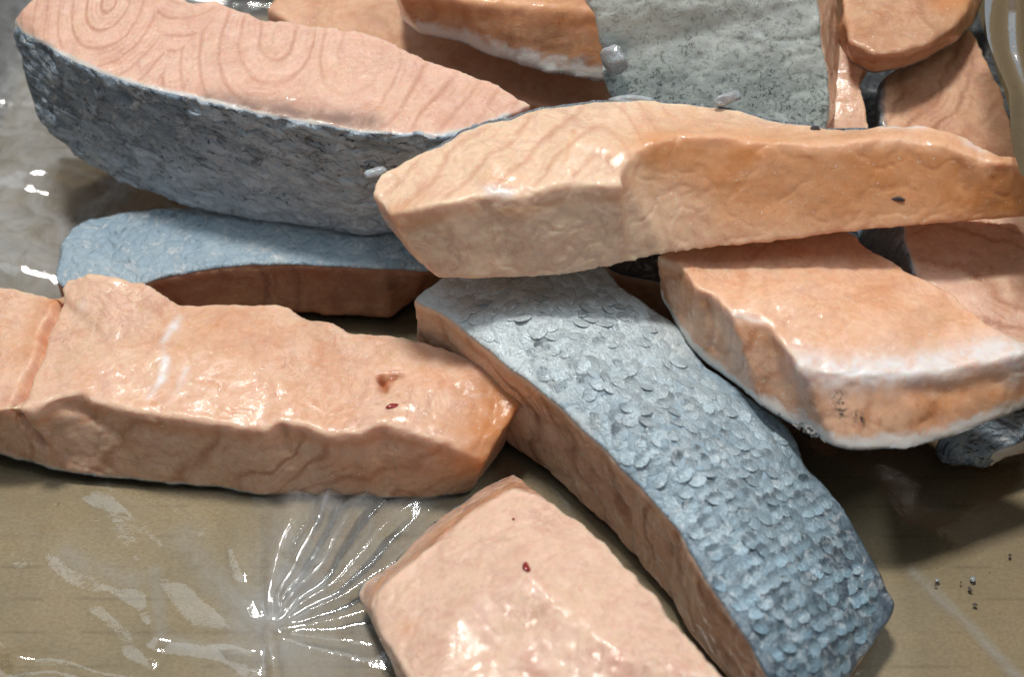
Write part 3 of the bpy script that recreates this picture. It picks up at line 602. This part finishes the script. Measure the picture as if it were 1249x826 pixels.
# --- E: right, white rim
E_top = [(800,311,5.4),(829,322,5.5),(849,351,5.6),(873,361,5.6),(893,386,5.6),(937,395,5.6),(957,422,5.6),(975,446,5.6),(1012,456,5.6),(1066,456,5.6),(1134,453,5.6),(1202,440,5.6),(1248,430,5.6),(1285,420,5.6),(1250,415,5.5),(1202,394,5.5),(1161,357,5.4),(1110,330,5.3),(1066,306,5.2),(1039,284,5.2),(980,270,5.2),(860,285,5.3)]
E_low = {0:(803,360,3.90),1:(826,400,3.50),2:(842,425,3.40),3:(863,446,3.30),4:(897,470,3.30),5:(931,500,3.60),6:(968,522,3.60),7:(990,535,3.60),8:(1018,545,4.05),9:(1050,550,4.05),10:(1105,548,4.05),11:(1175,528,4.05),12:(1246,500,4.15),13:(1290,480,4.25)}
E_root, E_f, E_s, E_base = build_portion('salmon portion at right with a white fatty rim round its front end', E_top, inner=[(960,360,5.75),(1080,400,5.8)], zb=3.8, over=E_low, skin='bottom', voxel=0.07, smooth=4, disp=(0.05, 0.010),
    myo=bands((1, -0.9, 0), 0.7, 0.7, 0.22), fm=flesh_white_rim, sm=skin_mat('skin_pale', (0.66,0.63,0.60), (0.5,0.48,0.46), (0.3,0.3,0.3), speckamt=0.15), seed=14,
    grooves=[([(975,452,5.4),(1015,520,3.6)], 0.2, -0.08), ([(1040,480,5.0),(1140,480,5.0),(1220,468,5)], 0.28, 0.10), ([(900,392,5.5),(915,450,4)], 0.12, 0.10), ([(860,362,5.5),(872,420,4)], 0.1, 0.08)],
    paint={'frost': [([(975,445,5.6),(1012,454,5.6),(1066,452,5.6),(1134,446,5.6),(1202,428,5.6),(1240,425,5.6)], 0.5, 1.1), ([(1020,515,3.6),(1060,540,3.2),(1130,536,3.1),(1240,495,3.2)], 0.34, 0.8), ([(1235,440,5.4),(1240,460,5)], 0.3, 0.6), ([(893,383,5.6),(930,392,5.6)], 0.1, 0.6)],
           'orange': [([(1060,480,4.8),(1140,485,4.8),(1220,465,4.8)], 0.55, 0.7), ([(1000,470,5.0),(1010,500,4.2)], 0.3, 0.4), ([(830,330,5.4),(850,360,5.2)], 0.5, 0.3)],
           'dark': [([(1023,484,5.1),(1026,503,4.75)], 0.13, 1.5), ([(975,462,5.35),(973,475,5.1)], 0.10, 0.8), ([(1034,488,5.0),(1036,492,4.95)], 0.07, 0.8), ([(1045,506,4.72),(1051,515,4.6)], 0.12, 1.3)]})

# --- C: on top, across the middle
C_top = [(453,236,7.3),(462,214,7.4),(478,203,7.4),(519,183,7.5),(569,159,7.6),(617,142,7.7),(654,131,7.8),(705,125,7.9),(739,120,7.9),(780,119,7.9),(829,124,7.9),(870,127,7.9),(907,137,7.9),(941,149,7.9),(1012,156,8.0),(1060,156,8.1),(1087,152,8.1),(1127,151,8.2),(1171,163,8.2),(1204,180,8.1),(1222,189,8.0),(1285,196,7.9),
         (1285,205,7.9),(1204,196,8.1),(1150,176,8.3),(1093,168,8.3),(1039,174,8.3),(998,177,8.3),(931,173,8.3),(880,166,8.3),(829,166,8.3),(800,172,8.3),(776,183,8.25),(756,207,8.1),(763,221,8.05),(757,226,8.0),(745,225,8.0),(691,224,8.1),(658,231,8.0),(637,243,7.9),(590,237,7.9),(536,248,7.8),(475,262,7.3)]
C_low = {0:(464,262,6.20),22:(1290,262,6.65),23:(1204,268,6.65),24:(1150,273,6.65),25:(1093,279,6.55),26:(1039,284,6.55),27:(998,290,6.45),28:(931,297,6.35),29:(880,303,6.15),30:(829,309,5.95),31:(800,312,5.85),32:(815,311,5.80),33:(795,315,5.75),34:(768,320,5.65),35:(745,325,5.65),36:(715,332,5.55),37:(688,338,5.55),38:(660,340,5.55),39:(637,341,5.55),40:(585,342,5.55),41:(536,341,5.55),42:(512,322,5.85)}
for i in range(1, 22):
    px, py, z = C_top[i]; C_low.setdefault(i, None)
C_low = {k: v for k, v in C_low.items() if v}
def C_myo(e):
    X = e['X']; a = np.array([1.0, -0.75, 0.0]); a /= np.linalg.norm(a)
    left = 1 - sstep(2.0, 4.5, X[:, 0])
    ph = (X @ a) * (1.25 * left + 0.6 * (1 - left)) + 0.3 * fbm(X, 0.5, 2, 3) - 0.5 * (1 - left) * X[:, 2]
    return ph, (0.45 * (1 - e['side']) * left + 0.20 * (1 - left)) 
build_portion('cream and orange salmon portion lying across the top of the pile', C_top, inner=[(600,195,8.1),(700,170,8.3)], down=(0, 0.8, -2.7), over=C_low, skin=list(range(3, 15)), voxel=0.06, smooth=9, disp=(0.055, 0.012),
    myo=C_myo, fm=flesh_cream, sm=skin_edge, seed=15, skin_off=0.05,
    grooves=[([(590,241,7.8),(600,262,7.2)], 0.1, 0.05), ([(700,160,8.2),(690,195,8.2)], 0.06, 0.06), ([(770,236,7.6),(786,250,7.3),(768,272,6.9),(752,290,6.5)], 0.10, 0.09), ([(800,230,7),(900,240,7),(960,250,7)], 0.3, 0.04)],
    paint={'orange': [([(800,185,8.0),(880,190,7.8),(1000,200,7.5),(1150,200,7.6),(1249,225,7)], 0.85, 0.95), ([(900,250,7),(1050,250,7.2),(1249,250,7.2)], 1.1, 0.7), ([(500,300,5.8),(480,265,6.8)], 0.25, 0.6), ([(700,158,8.2),(690,195,8.2)], 0.07, 0.5), ([(520,252,7.4),(480,262,7.2)], 0.3, 0.5), ([(600,222,7.9),(625,226,7.9)], 0.25, 0.4)],
           'pale': [lambda e: 0.42 * (1 - sstep(1.5, 4.0, e['X'][:, 0]))], 'frost': [([(595,232,7.9),(620,236,7.9)], 0.16, 0.7), ([(1075,154,8.1),(1127,152,8.2)], 0.14, 0.9), ([(1185,172,8.2),(1200,178,8.1)], 0.22, 0.7), ([(735,285,6),(760,265,6.6)], .25, .35)]})

# ------------------------------------------------------------------ scales on the skin-up portion
def scale_mesh():
    V = [(0, 0, 0.16)]; F = []
    K = 12
    for ring, (r, z) in enumerate(((0.62, 0.115), (1.0, 0.0))):
        for k in range(K):
            a = 2 * math.pi * k / K
            x, y = math.cos(a), math.sin(a)
            V.append((0.56 * r * x, 0.5 * r * y * (1.05 if y > 0 else 0.95), z))
    for k in range(K):
        j = (k + 1) % K
        F.append((0, 1 + k, 1 + j)); F.append((1 + k, 1 + K + k, 1 + K + j, 1 + j))
    me = mesh_np('scale', V, F); smooth_shade(me); return me
sm_me = scale_mesh(); sm_me.materials.append(scale_mat('scale_skin'))
Vs = get_np(D_s.data) / CM + D_base
bv = BVHTree.FromPolygons([tuple(v) for v in Vs], [tuple(p.vertices) for p in D_s.data.polygons])
va = np.cross((0, 0, 1), D_ax); va /= np.linalg.norm(va)
o0 = P(620, 380, 4)
poly_px = [(p[0], p[1]) for p in D_top]
def inside(px, py):
    c = False
    for (x0, y0), (x1, y1) in zip(poly_px, poly_px[1:] + poly_px[:1]):
        if (y0 > py) != (y1 > py) and px < (x1 - x0) * (py - y0) / (y1 - y0) + x0: c = not c
    return c
def proj(X):
    d = X - CAM; dz = d @ FWD
    return 624.5 + (d @ RGT) / dz / HALFW * 624.5, 413 - (d @ UPV) / dz / HALFW * 624.5
def seg2(px, py, a, b):
    ax, ay = a; bx, by = b; l2 = (bx - ax) ** 2 + (by - ay) ** 2
    t = max(0, min(1, ((px - ax) * (bx - ax) + (py - ay) * (by - ay)) / max(l2, 1e-9)))
    return math.hypot(px - ax - t * (bx - ax), py - ay - t * (by - ay))
cands = []
L, Wd = 0.375, 0.345
rr = random.Random(3)
for i in range(-8, 52):
    for j in range(-14, 15):
        q = o0 + D_ax * (i * L * 0.86) + va * ((j + (0.5 if i % 2 else 0)) * Wd) + np.array([rr.gauss(0, .018), rr.gauss(0, .018), 0])
        hit = bv.ray_cast(Vector((q[0], q[1], 9)), Vector((0, 0, -1)))
        if hit[0] is None: continue
        h = np.array(hit[0]); px, py = proj(h)
        if not inside(px, py) or hit[1].z < 0.45: continue
        ed = min(seg2(px, py, a, b) for a, b in zip(poly_px, poly_px[1:] + poly_px[:1]))
        if ed < 13: continue
        cands.append((h, hit[1].copy(), i, j, px, py))
cands.sort(key=lambda c: np.linalg.norm(c[0] - CAM))
rest = []
for k, (h, nrm, i, j, px, py) in enumerate(cands):
    edge = min(math.hypot(px - x, py - y) for x, y in poly_px)
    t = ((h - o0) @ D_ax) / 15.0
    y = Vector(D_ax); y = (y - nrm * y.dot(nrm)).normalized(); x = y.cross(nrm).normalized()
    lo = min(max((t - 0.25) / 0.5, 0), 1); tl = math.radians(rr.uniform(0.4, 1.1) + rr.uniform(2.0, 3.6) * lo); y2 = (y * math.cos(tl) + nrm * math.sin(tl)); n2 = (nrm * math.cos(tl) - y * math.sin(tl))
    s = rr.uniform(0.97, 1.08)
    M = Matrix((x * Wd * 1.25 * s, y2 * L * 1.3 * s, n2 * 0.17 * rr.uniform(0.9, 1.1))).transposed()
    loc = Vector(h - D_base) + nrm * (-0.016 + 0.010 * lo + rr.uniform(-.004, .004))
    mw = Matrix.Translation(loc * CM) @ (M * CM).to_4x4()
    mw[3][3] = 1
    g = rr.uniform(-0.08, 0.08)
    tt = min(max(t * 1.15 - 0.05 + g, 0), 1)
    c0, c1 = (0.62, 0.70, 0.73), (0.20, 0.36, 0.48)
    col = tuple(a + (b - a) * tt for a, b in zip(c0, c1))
    if k < 300:
        o = bpy.data.objects.new('scale', sm_me); C.objects.link(o); o.parent = D_s
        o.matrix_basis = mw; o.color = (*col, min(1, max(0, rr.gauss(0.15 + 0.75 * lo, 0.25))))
    else: rest.append((mw, col))
if rest:
    V, F, TT = [], [], []
    SV = get_np(sm_me); SF = [tuple(p.vertices) for p in sm_me.polygons]
    for mw, col in rest:
        b = len(V); V += [mw @ Vector(v) for v in SV]; F += [tuple(i + b for i in f) for f in SF]; TT += [col] * len(SV)
    me = mesh_np('scales', V, F); smooth_shade(me)
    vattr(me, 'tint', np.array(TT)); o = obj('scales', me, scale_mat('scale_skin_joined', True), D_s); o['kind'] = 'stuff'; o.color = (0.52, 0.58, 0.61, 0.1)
print('scales', len(cands))

# ------------------------------------------------------------------ film
def film_sheet(name, x0, x1, y0, y1, step, hfun, mat, parent, milk=None):
    nx = int((x1 - x0) / step); ny = int((y1 - y0) / step)
    gx, gy = np.meshgrid(np.linspace(x0, x1, nx), np.linspace(y0, y1, ny))
    X = np.c_[gx.ravel(), gy.ravel(), np.zeros(nx * ny)]
    X[:, 2] = hfun(X)
    i = np.arange(ny - 1)[:, None] * nx + np.arange(nx - 1)[None, :]
    F = np.stack([i, i + 1, i + nx + 1, i + nx], -1).reshape(-1, 4)
    me = mesh_np(name, X * CM, F.tolist()); smooth_shade(me)
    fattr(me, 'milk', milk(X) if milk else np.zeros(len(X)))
    return obj(name, me, mat, parent)
rf = random.Random(11)
FAN = P(326, 778, 0)[:2]
fan_ang = np.radians([-20, -6, 4, 12, 22, 31, 38, 46, 55, 63, 70, 77, 84, 92, 103, 118, 140])
fan_hgt = np.array([0, .10, .02, .16, .03, .22, .05, .28, .04, .34, .10, .40, .12, .30, .04, .12, 0])
tents = []
for _ in range(20):          # straight soft folds in the slack film
    c = np.array([rf.uniform(-15, 0), rf.uniform(-12, -3)]); a = rf.uniform(0, math.pi); ln = rf.uniform(0.8, 3.2)
    dv = np.array([math.cos(a), math.sin(a)]) * ln
    tents.append((np.append(c - dv, 0), np.append(c + dv, 0), rf.uniform(.010, .035), rf.uniform(.35, 1.1)))
for a, b, h, wd in (((135,588),(305,800),.10,.7), ((176,680),(195,775),.05,.4), ((195,775),(300,800),.05,.4), ((130,740),(185,800),.05,.4), ((0,776),(36,806),.10,.4), ((36,806),(160,826),.10,.4), ((75,680),(170,725),.05,.5), ((282,600),(300,700),.06,.4)):
    A_, B_ = P(*a, 0), P(*b, 0); tents.append((A_, B_, h, wd))
def film_h(X):
    wp = X.copy(); wp[:, 0] += 0.16 * fbm(X, 0.45, 3, 201); wp[:, 1] += 0.16 * fbm(X, 0.45, 3, 202); wp[:, 2] = 0
    z = 0.08 + 0.03 * np.abs(fbm(wp, 0.35, 2, 203)) + 0.002 * fbm(wp, 1.2, 2, 205)
    for A_, B_, h, wd in tents:
        z = z + h * np.maximum(0, 1 - seg_dist(wp, [A_, B_]) / wd)
    r = np.hypot(wp[:, 0] - FAN[0], wp[:, 1] - FAN[1]); th = np.arctan2(wp[:, 1] - FAN[1], wp[:, 0] - FAN[0]) + 0.10 * fbm(wp, 0.35, 2, 221)
    env = sstep(0.0, 1.2, r) * (1 - sstep(3.5, 8.5, r))
    z = z + env * np.interp(th, fan_ang, fan_hgt, left=0, right=0) * np.minimum(1.3, 0.35 + r / 4)
    # folds running down from the pinch
    z = z + 0.16 * np.maximum(0, 1 - seg_dist(wp, [P(326, 775, 0), P(334, 840, 0)]) / 0.3)
    for a, b in (((470,700),(345,770)), ((450,792),(350,772))):
        z = z + 0.05 * np.maximum(0, 1 - seg_dist(wp, [P(*a, 0), P(*b, 0)]) / 0.28)
    k = sstep(-6, -13, X[:, 0]) * sstep(0.5, 4.0, X[:, 1])
    z = z + k * (0.6 + 0.5 * np.abs(fbm(X * np.array([0.6, 1.2, 1]), 0.3, 2, 211)) * 2 + 0.03 * np.abs(fbm(X, 0.9, 2, 213)))
    k2 = sstep(BX0 + 2.2, BX0 + 0.2, X[:, 0]); z = z + 5 * k2 * k2
    k3 = sstep(BY1 - 1.6, BY1 - 0.2, X[:, 1]); z = z + 5 * k3 * k3
    return np.maximum(z, 0.05)
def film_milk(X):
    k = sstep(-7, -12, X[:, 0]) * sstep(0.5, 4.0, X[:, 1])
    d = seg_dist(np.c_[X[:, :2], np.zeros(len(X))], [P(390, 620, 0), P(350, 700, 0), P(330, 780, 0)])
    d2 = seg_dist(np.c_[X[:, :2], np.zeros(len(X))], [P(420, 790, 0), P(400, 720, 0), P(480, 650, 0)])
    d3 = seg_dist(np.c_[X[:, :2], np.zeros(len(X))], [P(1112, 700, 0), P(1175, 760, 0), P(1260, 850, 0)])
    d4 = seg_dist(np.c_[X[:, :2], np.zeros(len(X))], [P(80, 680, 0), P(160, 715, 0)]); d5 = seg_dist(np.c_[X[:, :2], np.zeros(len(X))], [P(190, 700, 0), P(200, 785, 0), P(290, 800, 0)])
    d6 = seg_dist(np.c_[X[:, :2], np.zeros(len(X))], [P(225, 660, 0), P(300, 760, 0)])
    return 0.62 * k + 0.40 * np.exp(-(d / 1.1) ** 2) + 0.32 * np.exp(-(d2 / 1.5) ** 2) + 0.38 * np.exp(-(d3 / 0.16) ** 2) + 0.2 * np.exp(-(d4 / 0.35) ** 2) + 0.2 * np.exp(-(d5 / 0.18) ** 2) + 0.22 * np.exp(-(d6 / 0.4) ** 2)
liner = thing('plastic_liner', 'clear crinkled plastic film lining the box beneath the salmon', 'plastic film', (0, 0, 0))
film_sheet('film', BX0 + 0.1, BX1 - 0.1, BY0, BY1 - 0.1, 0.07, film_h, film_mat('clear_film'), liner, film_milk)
# the fold of film standing at the right
edge_px = [(1190,-90,10.6),(1198,-30,10.0),(1202,0,9.6),(1207,48,9.2),(1217,80,8.9),(1230,113,8.6),(1233,152,8.4),(1238,185,8.5),(1246,215,8.5)]
EP = np.array([P(*p) for p in edge_px])
tq = np.linspace(0, len(EP) - 1, 90); EPi = np.c_[[np.interp(tq, np.arange(len(EP)), EP[:, c]) for c in range(3)]].T
V, F = [], []
NU = 40
for r_, e in enumerate(EPi):
    for c in range(NU):
        s = c / (NU - 1) * 2.6
        V.append((e[0] + 0.82 * s, e[1] + 0.25 * s * s * 0.2, e[2] - 0.34 * s - 0.08 * s * s + 0.10 * math.sin(s * 5.0 + r_ * 0.05) * min(s, 1)))
V = np.array(V); V[:, 2] += 0.08 * np.abs(fbm(V, 0.4, 2, 301)); V[:, 0] += 0.06 * fbm(V, 0.4, 2, 303)
for r_ in range(len(EPi) - 1):
    for c in range(NU - 1):
        a = r_ * NU + c; F.append((a, a + 1, a + NU + 1, a + NU))
V[:, 0] = np.minimum(V[:, 0], BX1 - 0.05)
me = mesh_np('film_fold', V * CM, F); smooth_shade(me); fattr(me, 'milk', np.full(len(V), 0.55))
fold = obj('film_fold', me, film_mat('hazy_film', 0.15, 0.3, 0.14, (0.80, 0.74, 0.66), 1.3, (0.34, 0.27, 0.21)))
fold.parent = liner; fold['label'] = 'hazy fold of film standing up at the right edge'

# ------------------------------------------------------------------ small things
ice = plain_mat('ice', (0.72, 0.78, 0.82), 0.18, 0.8, 0.45, 0.3)
def lump(name, at, size, mat, seed, flat=1.0, rot=0.0, parent=None, base=None):
    bm = bmesh.new(); bmesh.ops.create_icosphere(bm, subdivisions=3, radius=1.0)
    V = np.array([v.co[:] for v in bm.verts])
    V = V * (1 + 0.35 * fbm(V, 1.3, 3, seed)[:, None]) * np.array(size)
    c, s = math.cos(rot), math.sin(rot)
    V = np.c_[V[:, 0] * c - V[:, 1] * s, V[:, 0] * s + V[:, 1] * c, V[:, 2]]
    for v, q in zip(bm.verts, V): v.co = Vector(q * CM)
    me = bpy.data.meshes.new(name); bm.to_mesh(me); bm.free(); smooth_shade(me)
    o = obj(name, me, mat, parent); o.location = Vector((np.array(at) - (base if base is not None else 0)) * CM); return o
tag(lump('ice_lump', P(750, 72, 8.35), (0.36, 0.22, 0.42), ice, 1), 'round white lump of ice stuck to the left of the frosty skin', 'ice')
tag(lump('ice_chip', P(888, 121, 8.1), (0.42, 0.14, 0.18), ice, 2, rot=0.5), 'clear shard of ice sticking up behind the portion on top', 'ice')
tag(lump('ice_chip', P(772, 121, 7.9), (0.6, 0.12, 0.10), ice, 3), 'flat sliver of ice lying against the base of the frosty skin', 'ice')
tag(lump('ice_chip', P(458, 210, 7.35), (0.30, 0.12, 0.12), ice, 4, rot=0.4), 'small ice chip at the left tip of the portion on top', 'ice')
blood = plain_mat('blood', (0.30, 0.02, 0.02), 0.3, 0.6)
clot = plain_mat('dark_spot', (0.06, 0.045, 0.05), 0.35, 0.5)
def on_surface(o, base, px, py):
    V = get_np(o.data) / CM + base
    t = BVHTree.FromPolygons([tuple(v) for v in V], [tuple(p.vertices) for p in o.data.polygons])
    d = P(px, py, 0) - CAM; h = t.ray_cast(Vector(CAM), Vector(d).normalized())
    return np.array(h[0]) if h[0] is not None else None
def spot(root, px, py, size, mat, name, seed, rot=0.0):
    fo = [c for c in root.children if c.name.split('.')[0] == 'flesh'][0]
    base = np.array(root.location) / CM
    h = on_surface(fo, base, px, py)
    if h is None: print('spot missed', px, py); return
    lump(name, h, size, mat, seed, rot=rot, parent=root, base=base)
roots = {o['label'][:12]: o for o in C.objects if o.get('category') == 'salmon portion'}
Fr = [o for o in C.objects if o.get('label', '').startswith('pale pink')][0]
Cr = [o for o in C.objects if o.get('label', '').startswith('cream')][0]
spot(Fr, 642, 693, (0.08, 0.16, 0.05), blood, 'blood_spot', 5, rot=0.4)
spot(Fr, 626, 634, (0.04, 0.04, 0.03), blood, 'blood_spot', 6)
spot(B_root, 478, 496, (0.17, 0.07, 0.05), blood, 'blood_spot', 7, rot=0.4)
spot(Cr, 1096, 243, (0.17, 0.06, 0.07), clot, 'dark_spot', 8, rot=-0.2)
spot(Cr, 995, 157, (0.12, 0.08, 0.08), clot, 'dark_spot', 9)
crumb = plain_mat('crumb', (0.10, 0.09, 0.075), 0.5, 0.2)
for k, (px, py, s) in enumerate(((1142, 714, .11), (1172, 711, .07), (1183, 719, .14), (1189, 738, .13), (1232, 678, .12))):
    tag(lump('skin_flake', P(px, py, 0.13), (s * 0.5, s * 0.3, 0.012), crumb, 20 + k, rot=k), ['leftmost tiny dark flake on the cardboard, beside an ice crumb', 'smallest dark flake on the cardboard, in the middle of the scatter', 'dark flake on the cardboard next to the right ice crumb', 'dark flake nearest the viewer on the cardboard', 'lone dark flake on the cardboard far right of the others'][k], 'skin flake', 'dark flakes on the cardboard')
for k, (px, py, s) in enumerate(((1187, 707, .12), (1143, 708, .10))):
    tag(lump('ice_crumb', P(px, py, 0.13), (s * 0.6, s * 0.6, 0.04), ice, 30 + k, rot=k), ['right one of two tiny ice crumbs on the cardboard', 'left one of two tiny ice crumbs on the cardboard'][k], 'ice', 'ice crumbs on the cardboard')
bpy.context.view_layer.update()
